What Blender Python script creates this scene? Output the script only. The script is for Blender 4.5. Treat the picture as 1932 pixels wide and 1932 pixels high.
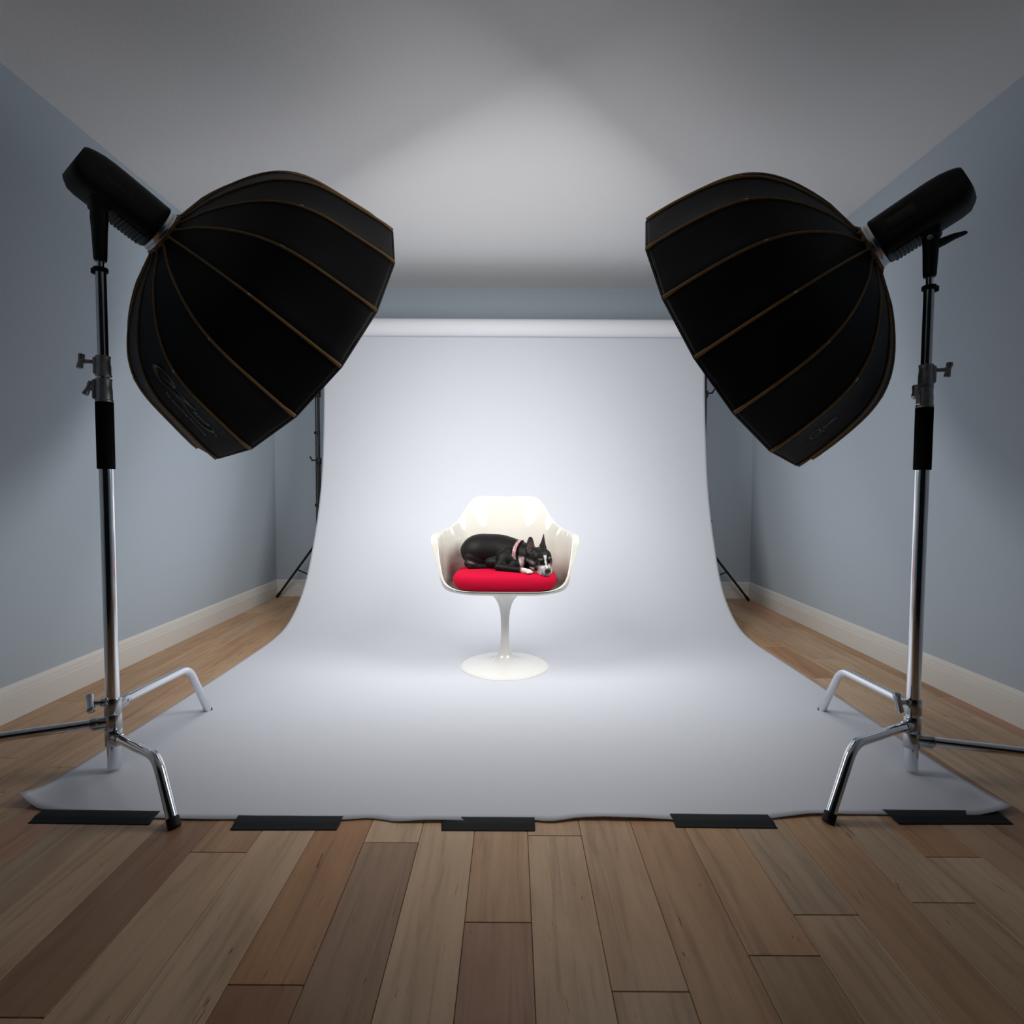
import bpy, bmesh, math, random
import numpy as np
from mathutils import Vector, Matrix, noise

for o in list(bpy.data.objects):
    bpy.data.objects.remove(o, do_unlink=True)
C = bpy.context.scene.collection
PI = math.pi

# ------------------------------------------------------------------ camera
YAW, PITCH, ROLL, FPX, CAMZ = -0.0006, 0.0458, 0.005, 1050.0, 0.9
cd = bpy.data.cameras.new('camera')
cam = bpy.data.objects.new('camera', cd); C.objects.link(cam)
fw = Vector((math.sin(YAW)*math.cos(PITCH), math.cos(YAW)*math.cos(PITCH), -math.sin(PITCH)))
rt = Vector((math.cos(YAW), -math.sin(YAW), 0)); up = rt.cross(fw)
r2 = math.cos(ROLL)*rt + math.sin(ROLL)*up; u2 = -math.sin(ROLL)*rt + math.cos(ROLL)*up
M = Matrix((r2, u2, -fw)).transposed().to_4x4(); M.translation = (0, 0, CAMZ)
cam.matrix_world = M
cd.sensor_width = 36; cd.lens = 36*FPX/1932; cd.clip_start = 0.05; cd.clip_end = 50
bpy.context.scene.camera = cam

# ------------------------------------------------------------------ world and exposure
w = bpy.data.worlds.new('world'); bpy.context.scene.world = w; w.use_nodes = True
w.node_tree.nodes['Background'].inputs[0].default_value = (0.55, 0.62, 0.75, 1)
w.node_tree.nodes['Background'].inputs[1].default_value = 0.004
vs = bpy.context.scene.view_settings
vs.view_transform = 'Standard'; vs.look = 'None'; vs.exposure = 0.0; vs.gamma = 1.0; vs.use_curve_mapping = False
SOFTBOX_POWER = 5.5          # radiance of the two diffusers
BEAM_POWER, BEAM_SPREAD = 5.2, 105     # the forward beam thrown by each flash tube through its diffuser

# ------------------------------------------------------------------ materials
def srgb(r, g, b):
    f = lambda c: (c/255/12.92) if c/255 <= .04045 else ((c/255+.055)/1.055)**2.4
    return (f(r), f(g), f(b), 1)

def mat(name, col, rough=.5, metal=0.0, spec=.5, coat=0.0, bump=0.0, bscale=200, sheen=0.0, var=0.0, vscale=6):
    m = bpy.data.materials.new(name); m.use_nodes = True
    nt = m.node_tree; b = nt.nodes['Principled BSDF']
    if len(col) == 3: col = (*col, 1)
    b.inputs['Base Color'].default_value = col
    b.inputs['Roughness'].default_value = rough; b.inputs['Metallic'].default_value = metal
    b.inputs['Specular IOR Level'].default_value = spec
    b.inputs['Coat Weight'].default_value = coat; b.inputs['Coat Roughness'].default_value = .05
    if sheen: b.inputs['Sheen Weight'].default_value = sheen
    tc = nt.nodes.new('ShaderNodeTexCoord')
    if bump:
        n = nt.nodes.new('ShaderNodeTexNoise'); n.inputs['Scale'].default_value = bscale; n.inputs['Detail'].default_value = 4
        bp = nt.nodes.new('ShaderNodeBump'); bp.inputs['Strength'].default_value = bump; bp.inputs['Distance'].default_value = .002
        nt.links.new(tc.outputs['Object'], n.inputs['Vector']); nt.links.new(n.outputs['Fac'], bp.inputs['Height'])
        nt.links.new(bp.outputs['Normal'], b.inputs['Normal'])
    if var:
        n = nt.nodes.new('ShaderNodeTexNoise'); n.inputs['Scale'].default_value = vscale; n.inputs['Detail'].default_value = 5
        mx = nt.nodes.new('ShaderNodeMix'); mx.data_type = 'RGBA'
        mx.inputs['A'].default_value = tuple(c*(1-var) for c in col[:3])+(1,)
        mx.inputs['B'].default_value = tuple(min(1, c*(1+var)) for c in col[:3])+(1,)
        nt.links.new(tc.outputs['Object'], n.inputs['Vector']); nt.links.new(n.outputs['Fac'], mx.inputs['Factor'])
        nt.links.new(mx.outputs['Result'], b.inputs['Base Color'])
    return m

def attr_mat(name, attr, rough, spec=.5, bump=0, bscale=300):
    m = mat(name, (1, 1, 1), rough, spec=spec, bump=bump, bscale=bscale)
    nt = m.node_tree; a = nt.nodes.new('ShaderNodeAttribute'); a.attribute_name = attr
    nt.links.new(a.outputs['Color'], nt.nodes['Principled BSDF'].inputs['Base Color'])
    return m

M_WALL = mat('blue_grey_wall_paint', (.445, .510, .572), .75, spec=.25, bump=.12, bscale=160)
M_CEIL = mat('ceiling_paint', (.79, .79, .79), .9, spec=.1, bump=.35, bscale=120)
M_TRIM = mat('white_trim_paint', (.72, .70, .66), .4, spec=.4, bump=.05, bscale=60)
M_PAPER = mat('seamless_paper', (.80, .822, .885), .85, spec=.15, bump=.05, bscale=14)
_nt = M_PAPER.node_tree; _tr = _nt.nodes.new('ShaderNodeBsdfTranslucent'); _tr.inputs[0].default_value = (.86, .87, .88, 1)
_mx = _nt.nodes.new('ShaderNodeMixShader'); _mx.inputs[0].default_value = .20      # paper lets a little light through
_nt.links.new(_nt.nodes['Principled BSDF'].outputs[0], _mx.inputs[1]); _nt.links.new(_tr.outputs[0], _mx.inputs[2])
_nt.links.new(_mx.outputs[0], _nt.nodes['Material Output'].inputs['Surface'])
M_TAPE = mat('black_gaffer_tape', (.010, .011, .012), .7, spec=.25, bump=.3, bscale=900)
M_CHROME = mat('chrome', (.80, .82, .86), .10, metal=1.0, bump=.02, bscale=40)
M_CAST = mat('cast_silver', (.52, .53, .55), .22, metal=1.0, bump=.1, bscale=60)
M_CASTD = mat('dull_cast_silver', (.40, .41, .42), .42, metal=.85, bump=.1, bscale=120)
M_ALU = mat('speedring_aluminium', (.75, .76, .78), .24, metal=1.0)
M_FOAM = mat('black_foam', (.006, .006, .006), .95, spec=.1, bump=.2, bscale=500)
M_RUB = mat('black_rubber', (.010, .010, .010), .6, spec=.3, bump=.05, bscale=100)
M_STROBE = mat('strobe_plastic', (.008, .009, .010), .45, spec=.35, bump=.12, bscale=500)
M_BSTAND = mat('black_stand_metal', (.012, .012, .014), .4, spec=.4, bump=.02, bscale=100)
M_CLOTH = mat('black_softbox_nylon', (.0068, .0068, .0088), .55, spec=.20, bump=.5, bscale=26)
M_GOLD = mat('bronze_piping', (.24, .130, .036), .5, spec=.5, bump=.3, bscale=600, var=.35, vscale=30)
M_GLINT = mat('glint_steel', (.7, .7, .7), .2, metal=1.0)
M_SILK = mat('silver_lining', (.75, .75, .75), .4, metal=.6)
M_LOGO = mat('olive_print', (.15, .14, .070), .6)
M_GPRINT = mat('grey_print', (.14, .14, .145), .6)
M_DPRINT = mat('faint_print', (.022, .022, .022), .6)
M_PATCH = mat('patch_edge', (.013, .012, .012), .55)
M_LCD = mat('display_off', (.024, .032, .020), .25, spec=.4)
M_CHAIR = mat('cream_gloss_shell', (.59, .58, .525), .06, spec=.6, coat=1.0)
M_PED = mat('white_gloss_pedestal', (.82, .815, .78), .16, spec=.5, coat=.3)
M_RED = mat('red_wool', (.49, .0010, .028), .85, spec=.15, bump=.25, bscale=700)
M_DARK = mat('shadow_gap_dark', (.02, .02, .02), .6)
M_ROLL = mat('paper_roll', (.80, .82, .86), .85, spec=.15)
M_CORE = mat('cardboard_core', (.35, .27, .18), .9)

def emis(name, col, s):
    m = bpy.data.materials.new(name); m.use_nodes = True
    b = m.node_tree.nodes['Principled BSDF']
    b.inputs['Base Color'].default_value = (.8, .8, .8, 1); b.inputs['Roughness'].default_value = .8
    b.inputs['Emission Color'].default_value = (*col, 1); b.inputs['Emission Strength'].default_value = s
    return m
M_DIFF = emis('lit_diffuser', (1.0, .985, .965), SOFTBOX_POWER)

# ------------------------------------------------------------------ helpers
def link(name, me, m=None, parent=None, smooth=True, angle=40):
    o = bpy.data.objects.new(name, me); C.objects.link(o)
    if m is not None:
        for mm in (m if isinstance(m, (list, tuple)) else [m]): me.materials.append(mm)
    if parent is not None: o.parent = parent
    if smooth and len(me.polygons):
        me.polygons.foreach_set('use_smooth', [True]*len(me.polygons))
        try: me.set_sharp_from_angle(angle=math.radians(angle))
        except Exception: pass
    me.update()
    return o

def obj(name, bm, m=None, parent=None, smooth=True, angle=40):
    me = bpy.data.meshes.new(name); bmesh.ops.recalc_face_normals(bm, faces=bm.faces)
    bm.to_mesh(me); bm.free()
    return link(name, me, m, parent, smooth, angle)

def empty(name, loc=(0, 0, 0), rot=None):
    o = bpy.data.objects.new(name, None); C.objects.link(o); o.empty_display_size = .1
    if rot is not None:
        mm = rot.to_4x4(); mm.translation = loc; o.matrix_world = mm
    else: o.location = loc
    return o

def tag(o, label, cat, group=None):
    o['label'] = label; o['category'] = cat
    if group: o['group'] = group
    return o

def struct(o):
    o['kind'] = 'structure'; return o

def frame_for(d, ref=None):
    d = d.normalized()
    a = ref if ref is not None else (Vector((0, 0, 1)) if abs(d.z) < .9 else Vector((1, 0, 0)))
    x = a.cross(d).normalized(); y = d.cross(x).normalized()
    return x, y

def tube(bm, pts, rad, n=20, cap=True):
    """round tube along a polyline; rad number or list"""
    pts = [Vector(p) for p in pts]; rads = rad if isinstance(rad, (list, tuple)) else [rad]*len(pts)
    rings = []; px = None
    for i, p in enumerate(pts):
        if i == 0: d = pts[1]-p
        elif i == len(pts)-1: d = p-pts[i-1]
        else: d = (pts[i+1]-p).normalized()+(p-pts[i-1]).normalized()
        d.normalize()
        if px is None: x, y = frame_for(d)
        else:
            x = (px-d*px.dot(d)).normalized(); y = d.cross(x)
        px = x
        rings.append([bm.verts.new(p+(x*math.cos(2*PI*k/n)+y*math.sin(2*PI*k/n))*rads[i]) for k in range(n)])
    for a, b in zip(rings, rings[1:]):
        for k in range(n): bm.faces.new((a[k], a[(k+1) % n], b[(k+1) % n], b[k]))
    if cap:
        bm.faces.new(rings[0][::-1]); bm.faces.new(rings[-1])
    return bm

def cyl(bm, a, b, r, n=24, r2=None, bev=0.0):
    a = Vector(a); b = Vector(b); r2 = r if r2 is None else r2
    if bev:
        d = (b-a).normalized()
        return tube(bm, [a, a+d*bev*.3, a+d*bev, b-d*bev, b-d*bev*.3, b], [r-bev, r-bev*.3, r, r2, r2-bev*.3, r2-bev], n)
    return tube(bm, [a, b], [r, r2], n)

def lathe(bm, prof, origin=(0, 0, 0), n=48, close=False):
    o = Vector(origin); rings = []
    for r, z in prof:
        if r < 1e-6: rings.append([bm.verts.new(o+Vector((0, 0, z)))])
        else: rings.append([bm.verts.new(o+Vector((r*math.cos(2*PI*k/n), r*math.sin(2*PI*k/n), z))) for k in range(n)])
    for a, b in zip(rings, rings[1:]):
        for k in range(n):
            k2 = (k+1) % n
            if len(a) == 1 and len(b) == 1: continue
            if len(a) == 1: bm.faces.new((a[0], b[k2], b[k]))
            elif len(b) == 1: bm.faces.new((a[k], a[k2], b[0]))
            else: bm.faces.new((a[k], a[k2], b[k2], b[k]))
    return bm

def rbox(bm, c, s, R=None, bev=.004, seg=2):
    """rounded box: centre, full size, 3x3 rotation"""
    t = bmesh.new(); bmesh.ops.create_cube(t, size=1)
    for v in t.verts: v.co = Vector((v.co.x*s[0], v.co.y*s[1], v.co.z*s[2]))
    if bev: bmesh.ops.bevel(t, geom=t.edges[:], offset=min(bev, min(s)*.45), segments=seg, affect='EDGES', profile=.5)
    R = R or Matrix.Identity(3); c = Vector(c)
    mp = {v: bm.verts.new(R @ v.co+c) for v in t.verts}
    for f in t.faces:
        try: bm.faces.new([mp[v] for v in f.verts])
        except ValueError: pass
    t.free(); return bm

def bend(a, k, b, r=.05, n=8):
    """polyline a-k-b with a rounded corner"""
    a, k, b = Vector(a), Vector(k), Vector(b)
    p = k+(a-k).normalized()*r; q = k+(b-k).normalized()*r
    mid = [p*(1-t)**2+k*2*t*(1-t)+q*t*t for t in [i/n for i in range(n+1)]]
    return [a]+mid+[b]

def catmull(xs, ys, x):
    i = max(0, min(len(xs)-2, int(np.searchsorted(xs, x)-1)))
    t = (x-xs[i])/(xs[i+1]-xs[i])
    g = lambda j: ys[max(0, min(len(ys)-1, j))]
    p0, p1, p2, p3 = g(i-1), g(i), g(i+1), g(i+2)
    if i == 0: p0 = 2*p1-p2
    if i == len(xs)-2: p3 = 2*p2-p1
    return .5*((2*p1)+(-p0+p2)*t+(2*p0-5*p1+4*p2-p3)*t*t+(-p0+3*p1-3*p2+p3)*t**3)

def text_shapes(s, bold=0.0):
    """flat outline mesh (verts, faces) of a line of text, height about 1 for capitals"""
    cu = bpy.data.curves.new('tmp_text', 'FONT'); cu.body = s; cu.size = 1.38; cu.offset = bold
    o = bpy.data.objects.new('tmp_text', cu); C.objects.link(o)
    bpy.context.view_layer.update()
    me = bpy.data.meshes.new_from_object(o.evaluated_get(bpy.context.evaluated_depsgraph_get()))
    V = [v.co.copy() for v in me.vertices]; F = [tuple(p.vertices) for p in me.polygons]
    bpy.data.objects.remove(o); bpy.data.curves.remove(cu); bpy.data.meshes.remove(me)
    return V, F

# ------------------------------------------------------------------ room
XL, XR, YB, ZC = -1.916, 1.933, 4.497, 2.47
YF = -0.55
def slab(name, lo, hi, m):
    bm = bmesh.new(); rbox(bm, [(a+b)/2 for a, b in zip(lo, hi)], [b-a for a, b in zip(lo, hi)], bev=0)
    return struct(obj(name, bm, m, smooth=False))
slab('wall_left', (XL-.12, YF, 0), (XL, YB+.12, ZC), M_WALL)
slab('wall_right', (XR, YF, 0), (XR+.12, YB+.12, ZC), M_WALL)
slab('wall_back', (XL, YB, 0), (XR, YB+.12, ZC), M_WALL)
slab('ceiling', (XL-.12, YF, ZC), (XR+.12, YB+.12, ZC+.1), M_CEIL)

def baseboard(name, a, b, inward):
    a = Vector(a); b = Vector(b); inn = Vector(inward)
    prof = [(0, 0), (.016, 0), (.016, .088), (.0125, .0905), (.0125, .1035), (.0105, .106), (.0095, .119), (.0065, .128), (.003, .134), (0, .135)]
    bm = bmesh.new()
    A = [bm.verts.new(a+inn*p+Vector((0, 0, z))) for p, z in prof]; B = [bm.verts.new(b+inn*p+Vector((0, 0, z))) for p, z in prof]
    n = len(prof)
    for i in range(n): bm.faces.new((A[i], A[(i+1) % n], B[(i+1) % n], B[i]))
    bm.faces.new(A); bm.faces.new(B)
    return struct(obj(name, bm, M_TRIM, smooth=False))
baseboard('baseboard_left', (XL, YF, 0), (XL, YB, 0), (1, 0, 0))
baseboard('baseboard_right', (XR, YF, 0), (XR, YB, 0), (-1, 0, 0))
baseboard('baseboard_back', (XL, YB, 0), (XR, YB, 0), (0, -1, 0))

# maple plank floor: one mesh, each plank a board with its own tone
def floor_material():
    m = bpy.data.materials.new('maple_planks'); m.use_nodes = True; nt = m.node_tree; N = nt.nodes; L = nt.links
    b = N['Principled BSDF']; b.inputs['Specular IOR Level'].default_value = .28
    tc = N.new('ShaderNodeTexCoord'); at = N.new('ShaderNodeAttribute'); at.attribute_name = 'tone'
    ao = N.new('ShaderNodeAttribute'); ao.attribute_name = 'shift'
    add = N.new('ShaderNodeVectorMath'); add.operation = 'ADD'
    L.new(tc.outputs['Object'], add.inputs[0]); L.new(ao.outputs['Color'], add.inputs[1])
    def nz(scale, det, dist, vec_scale):
        mp = N.new('ShaderNodeMapping'); mp.inputs['Scale'].default_value = vec_scale
        L.new(add.outputs[0], mp.inputs['Vector'])
        n = N.new('ShaderNodeTexNoise'); n.inputs['Scale'].default_value = scale; n.inputs['Detail'].default_value = det
        n.inputs['Distortion'].default_value = dist; n.inputs['Roughness'].default_value = .6
        L.new(mp.outputs[0], n.inputs['Vector']); return n
    grain = nz(5, 8, .6, (9, .55, 9)); broad = nz(3, 3, .8, (2.2, .5, 2.2)); fleck = nz(17, 2, 1.2, (4.5, .5, 4))
    def ramp(src, stops):
        r = N.new('ShaderNodeValToRGB'); cr = r.color_ramp
        cr.elements[0].position, cr.elements[1].position = stops[0][0], stops[-1][0]
        cr.elements[0].color = stops[0][1]; cr.elements[1].color = stops[-1][1]
        for p, c in stops[1:-1]: e = cr.elements.new(p); e.color = c
        L.new(src, r.inputs[0]); return r
    g = lambda v: (v, v, v, 1)
    r1 = ramp(grain.outputs['Fac'], [(.30, g(.72)), (.48, g(.97)), (.72, g(1.10))])
    r2_ = ramp(broad.outputs['Fac'], [(.30, (.86, .80, .76, 1)), (.60, (1.03, 1.03, 1.03, 1))])
    r3 = ramp(fleck.outputs['Fac'], [(.25, (.42, .32, .26, 1)), (.31, g(1))])
    def mul(a, c):
        x = N.new('ShaderNodeMix'); x.data_type = 'RGBA'; x.blend_type = 'MULTIPLY'; x.inputs['Factor'].default_value = 1
        L.new(a, x.inputs['A']); L.new(c, x.inputs['B']); return x.outputs['Result']
    col = mul(mul(mul(at.outputs['Color'], r1.outputs[0]), r2_.outputs[0]), r3.outputs[0])
    L.new(col, b.inputs['Base Color'])
    rr = ramp(grain.outputs['Fac'], [(.3, g(.40)), (.7, g(.31))]); L.new(rr.outputs[0], b.inputs['Roughness'])
    bp = N.new('ShaderNodeBump'); bp.inputs['Strength'].default_value = .08; bp.inputs['Distance'].default_value = .002
    L.new(grain.outputs['Fac'], bp.inputs['Height']); L.new(bp.outputs['Normal'], b.inputs['Normal'])
    return m

def build_floor():
    rnd = random.Random(5)
    W = .1385; X0 = .044
    known = {-1: [1.110], 0: [1.397], 1: [.954], 2: [.45, 2.0], 3: [1.032], 4: [1.135], -2: [.55, 2.1], -3: [1.366], -4: [.963], -5: [.35, 1.9],
             -6: [1.325], -7: [.899], -8: [.3, 2.15], -9: [.9], 9: [1.95, 2.335], 10: [2.6, 3.113], -11: [2.55, 2.968], 11: [1.6, 2.9], 5: [.75, 2.0]}
    light = (.56, .395, .265); pale = (.60, .44, .305); tan = (.50, .32, .19); orange = (.48, .275, .145); brown = (.37, .21, .12); pink = (.52, .31, .205); dark = (.33, .19, .115)
    tone_at = {(-1, 0): (.40, .265, .185), (-1, 1): (.46, .285, .20), (0, 0): pale, (0, 1): light, (1, 0): light, (1, 1): light, (2, 1): tan, (3, 0): (.38, .29, .215), (3, 1): (.45, .31, .20),
               (4, 0): light, (4, 1): (.47, .35, .25), (-2, 1): pale, (-3, 0): (.37, .245, .165), (-3, 1): pale, (-4, 0): brown, (-4, 1): orange, (-5, 1): pale, (-6, 0): light, (-6, 1): tan,
               (-7, 1): dark, (-8, 1): light, (-9, 1): (.44, .32, .22), (5, 1): tan, (9, 1): brown}
    pal = [light, pale, tan, orange, (.50, .34, .21), (.53, .35, .22), (.54, .38, .25), pink, (.56, .38, .24)]
    me = bpy.data.meshes.new('floor'); bm = bmesh.new()
    lt = bm.loops.layers.float_color.new('tone'); ls = bm.loops.layers.float_color.new('shift')
    g = .0005
    k = math.floor((XL-X0)/W)
    while X0+k*W < XR:
        xa, xb = max(X0+k*W, XL-.02), min(X0+(k+1)*W, XR+.02)
        ys = sorted(known.get(k, [rnd.uniform(.3, 1.6)]))
        while ys[-1] < YB: ys.append(ys[-1]+rnd.uniform(.55, 1.6))
        while ys[0] > YF: ys.insert(0, ys[0]-rnd.uniform(.7, 1.5))
        n0 = sum(1 for y in ys if y < .2)
        for i in range(len(ys)-1):
            ya, yb = max(ys[i], YF), min(ys[i+1], YB+.02)
            if yb-ya < .01: continue
            key = (k, i-n0+1)
            base = tone_at.get(key)
            if base is None:
                base = rnd.choice(pal); j = rnd.uniform(.92, 1.05); base = tuple(c*j for c in base)
            sh = (rnd.uniform(0, 30), rnd.uniform(0, 30), rnd.uniform(0, 30), 1)
            t = bmesh.new(); rbox(t, ((xa+xb)/2, (ya+yb)/2, -.009), (xb-xa-2*g, yb-ya-2*g, .018), bev=.0012, seg=1)
            mp = {v: bm.verts.new(v.co) for v in t.verts}
            for f in t.faces:
                nf = bm.faces.new([mp[v] for v in f.verts])
                for l in nf.loops: l[lt] = (base[0], base[1]*.945, base[2]*.86, 1); l[ls] = sh
            t.free()
        k += 1
    f0 = len(bm.faces)
    sub = bmesh.new(); rbox(sub, ((XL+XR)/2, (YF+YB)/2, -.045), (XR-XL+.2, YB-YF+.1, .06), bev=0)
    mp = {v: bm.verts.new(v.co) for v in sub.verts}
    for f in sub.faces:
        nf = bm.faces.new([mp[v] for v in f.verts])
        for l in nf.loops: l[lt] = (.13, .08, .05, 1); l[ls] = (0, 0, 0, 1)
    sub.free()
    bm.to_mesh(me); bm.free()
    o = link('floor', me, floor_material(), smooth=False)
    struct(o)
build_floor()

# ------------------------------------------------------------------ seamless paper sweep, roll, stands behind it
def build_paper():
    prof = [(4.105, 2.03), (4.10, 1.80), (4.09, 1.5), (4.05, 1.15), (3.985, .86), (3.875, .57), (3.72, .29), (3.57, .14), (3.38, .042), (3.17, .010), (2.9, .0045), (2.4, .0035), (1.9, .0035), (1.6, .0035), (1.47, .0035)]
    # smooth profile
    s = [0]
    for a, b in zip(prof, prof[1:]): s.append(s[-1]+math.dist(a, b))
    ss = np.linspace(0, s[-1], 150)
    P = [(catmull(s, [p[0] for p in prof], t), catmull(s, [p[1] for p in prof], t)) for t in ss]
    xs = np.concatenate([np.linspace(-1.378, -1.2, 14)[:-1], np.linspace(-1.2, 1.2, 90)[:-1], np.linspace(1.2, 1.40, 14)])
    fx = [-1.40, -1.241, -.9, -.743, -.447, -.377, -.304, -.19, .066, .109, .196, .428, .6, .729, .826, 1.017, 1.293, 1.42]
    fy = [1.530, 1.482, 1.456, 1.455, 1.455, 1.463, 1.449, 1.452, 1.457, 1.451, 1.466, 1.463, 1.461, 1.474, 1.490, 1.493, 1.491, 1.517]
    me = bpy.data.meshes.new('paper'); bm = bmesh.new(); rows = []
    for (y, z) in P:
        row = []
        for x in xs:
            # scale the last stretch so the cut edge follows its ragged line
            yy = y; ye = catmull(fx, fy, x)+.0018*noise.noise(Vector((x*40, 3, 1)))
            if y < 2.2: yy = 2.2-(2.2-y)*(2.2-ye)/(2.2-1.47)
            zz = max(z, .0032)
            edge = max(0, 1-(yy-ye)/.10)
            if y < 2.2:
                lift = max(0, noise.noise(Vector((x*3.3, 7.7, 0))))*.012*edge**2
                for tx in (-1.12, -.6, -.06, .57, 1.19): lift *= min(1, abs(x-tx)/.17)**2
                zz += lift
                if x < -1.28: zz += .032*((-1.28-x)/.1)**2*max(0, 1-(yy-ye)/.16)**2
                if x > 1.362: zz += .010*((x-1.362)/.038)**2*max(0, 1-(yy-ye)/.2)
            xx = x+.004*math.sin(yy*3.1+z*2)
            if y > 2.8: xx += .0035*noise.noise(Vector((x*1.5, z*2, 0)))
            yy2 = yy+(.006*noise.noise(Vector((x*.9, z*1.3, 5))) if z > .2 else 0)
            row.append(bm.verts.new((xx, yy2, zz)))
        rows.append(row)
    for a, b in zip(rows, rows[1:]):
        for i in range(len(xs)-1): bm.faces.new((a[i], a[i+1], b[i+1], b[i]))
    return bm
pr = empty('backdrop_paper', (0.01, 4.10, 2.03))
tag(pr, 'long sheet of white seamless paper curving from the wall roll down onto the wooden floor', 'photo backdrop')
def sub(o, parent):
    """parent a mesh built in world coordinates"""
    o.parent = parent; o.matrix_parent_inverse = parent.matrix_world.inverted(); return o
bpy.context.view_layer.update()
psh = sub(obj('paper_sheet', build_paper(), M_PAPER), pr)
mo = psh.modifiers.new('thickness', 'SOLIDIFY'); mo.thickness = .0008; mo.offset = 0
bm = bmesh.new(); tube(bm, [(-1.385, 4.04, 2.035), (1.405, 4.04, 2.035)], .060, 48)
sub(obj('paper_roll', bm, M_ROLL), pr)

PXB = [(-1.475, 4.25, -1, 'thin black backdrop stand left of the white paper, one leg touching the left corner'),
       (1.458, 4.25, 1, 'thin black backdrop stand right of the white paper, one leg near the right corner')]
def bpart(name, bm, m, par): return sub(obj(name, bm, m), par)
for x, y, sg, lab in PXB:
    st = empty('backdrop_stand', (x, y, 0)); tag(st, lab, 'light stand', 'black stands holding the backdrop roll')
    bpy.context.view_layer.update()
    bm = bmesh.new(); zc1, zc2 = (1.09, 1.60) if sg < 0 else (.62, 1.61)
    cyl(bm, (x, y, .12), (x, y, zc1), .0125); cyl(bm, (x, y, zc1-.02), (x, y, zc2), .010); cyl(bm, (x, y, zc2-.02), (x, y, 2.03), .008)
    bpart('pole', bm, M_BSTAND, st)
    for z in (zc1, zc2):
        bm = bmesh.new(); cyl(bm, (x, y, z-.03), (x, y, z+.02), .019, bev=.003)
        c = bpart('collar', bm, M_BSTAND, st)
        bm = bmesh.new(); cyl(bm, (x+sg*.015, y-.004, z-.002), (x+sg*.045, y-.02, z+.004), .006); rbox(bm, (x+sg*.05, y-.022, z+.012), (.012, .010, .042), Matrix.Rotation(sg*.5, 3, 'Y'), .004)
        k = sub(obj('knob', bm, M_BSTAND), c)
    bm = bmesh.new(); cyl(bm, (x, y, .45), (x, y, .50), .019, bev=.003); bpart('leg_collar', bm, M_BSTAND, st)
    bm = bmesh.new(); cyl(bm, (x, y, .16), (x, y, .20), .018, bev=.003); bpart('brace_collar', bm, M_BSTAND, st)
    if sg < 0:   # second rod clipped beside the pole
        bm = bmesh.new(); cyl(bm, (x-.022, y+.005, .55), (x-.022, y+.005, 1.78), .005, 12); rbox(bm, (x-.012, y+.002, 1.30), (.04, .03, .022), bev=.004); rbox(bm, (x-.012, y+.002, .75), (.04, .03, .022), bev=.004)
        bpart('spare_rod', bm, M_BSTAND, st)
    feet = [(-1.885, 4.43) if sg < 0 else (1.885, 4.395), (x+sg*-.16, y+.20-.0), (x+sg*.02, y-.46+.2)]
    feet = [feet[0], (x-sg*.27, 4.46), (x-sg*.02, 3.98 if False else 4.0)]
    for fx_, fy_ in feet:
        d = Vector((fx_-x, fy_-y, 0)); 
        a = Vector((x, y, .475))+d.normalized()*.018; f = Vector((fx_, fy_, .006))
        if d.length < .3: a.z = .475
        bm = bmesh.new(); tube(bm, [a, f+(a-f).normalized()*.03], .009, 14)
        lg = bpart('leg', bm, M_BSTAND, st)
        mid = a.lerp(f, .5)
        bm = bmesh.new(); tube(bm, [Vector((x, y, .18))+d.normalized()*.016, mid], .0055, 10); sub(obj('brace', bm, M_BSTAND), lg)
        bm = bmesh.new(); tube(bm, [f+(a-f).normalized()*.045, f], .0115, 14); sub(obj('rubber_foot', bm, M_RUB), lg)
    bm = bmesh.new(); tube(bm, [(x, y, 2.03), (x, y-.10, 2.035), (x, y-.21, 2.035)], .012, 14); tube(bm, [(x, 4.04, 2.035), (sg*1.40, 4.04, 2.035)], .014, 14)
    bpart('roll_hook', bm, M_BSTAND, st)

# ------------------------------------------------------------------ tape strips
tapes = [([(-1.289, 1.494), (-.963, 1.489), (-.957, 1.432), (-1.282, 1.436)], 'black gaffer tape strip at the far left corner of the white paper'),
         ([(-.739, 1.471), (-.454, 1.470), (-.455, 1.414), (-.732, 1.411)], 'black gaffer tape strip second from the left along the paper edge'),
         ([(-.188, 1.470), (.064, 1.469), (.064, 1.414), (-.181, 1.414)], 'black gaffer tape strip at the middle of the paper edge'),
         ([(.436, 1.490), (.705, 1.487), (.706, 1.431), (.438, 1.433)], 'black gaffer tape strip second from the right along the paper edge'),
         ([(1.036, 1.515), (1.353, 1.513), (1.350, 1.455), (1.041, 1.452)], 'black gaffer tape strip at the far right corner of the white paper')]
for i, (q, lab) in enumerate(tapes):
    bm = bmesh.new(); n = 28; mrows = 8; g = []
    q = [Vector((a, b, 0)) for a, b in q]
    for j in range(mrows+1):
        v = j/mrows; row = []
        for k in range(n+1):
            u = k/n; p = q[0].lerp(q[1], u).lerp(q[3].lerp(q[2], u), v)
            jag = (1 if k in (0, n) else 0)*.0022*noise.noise(Vector((j*1.7, i*9+k, .5)))
            z = .0046+.0016*(1-v)**.5*0 if v < .5 else .0046-.0036*min(1, (v-.5)/.35)
            z += .0007*noise.noise(Vector((p.x*14, p.y*30, i)))*(1-v)
            row.append(bm.verts.new((p.x+jag, p.y, max(z, .0008))))
        g.append(row)
    for a, b in zip(g, g[1:]):
        for k in range(n): bm.faces.new((a[k], a[k+1], b[k+1], b[k]))
    to = tag(obj('gaffer_tape', bm, M_TAPE), lab, 'tape', 'strips of tape holding down the paper')
    mo = to.modifiers.new('thickness', 'SOLIDIFY'); mo.thickness = .0004; mo.offset = 0

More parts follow.
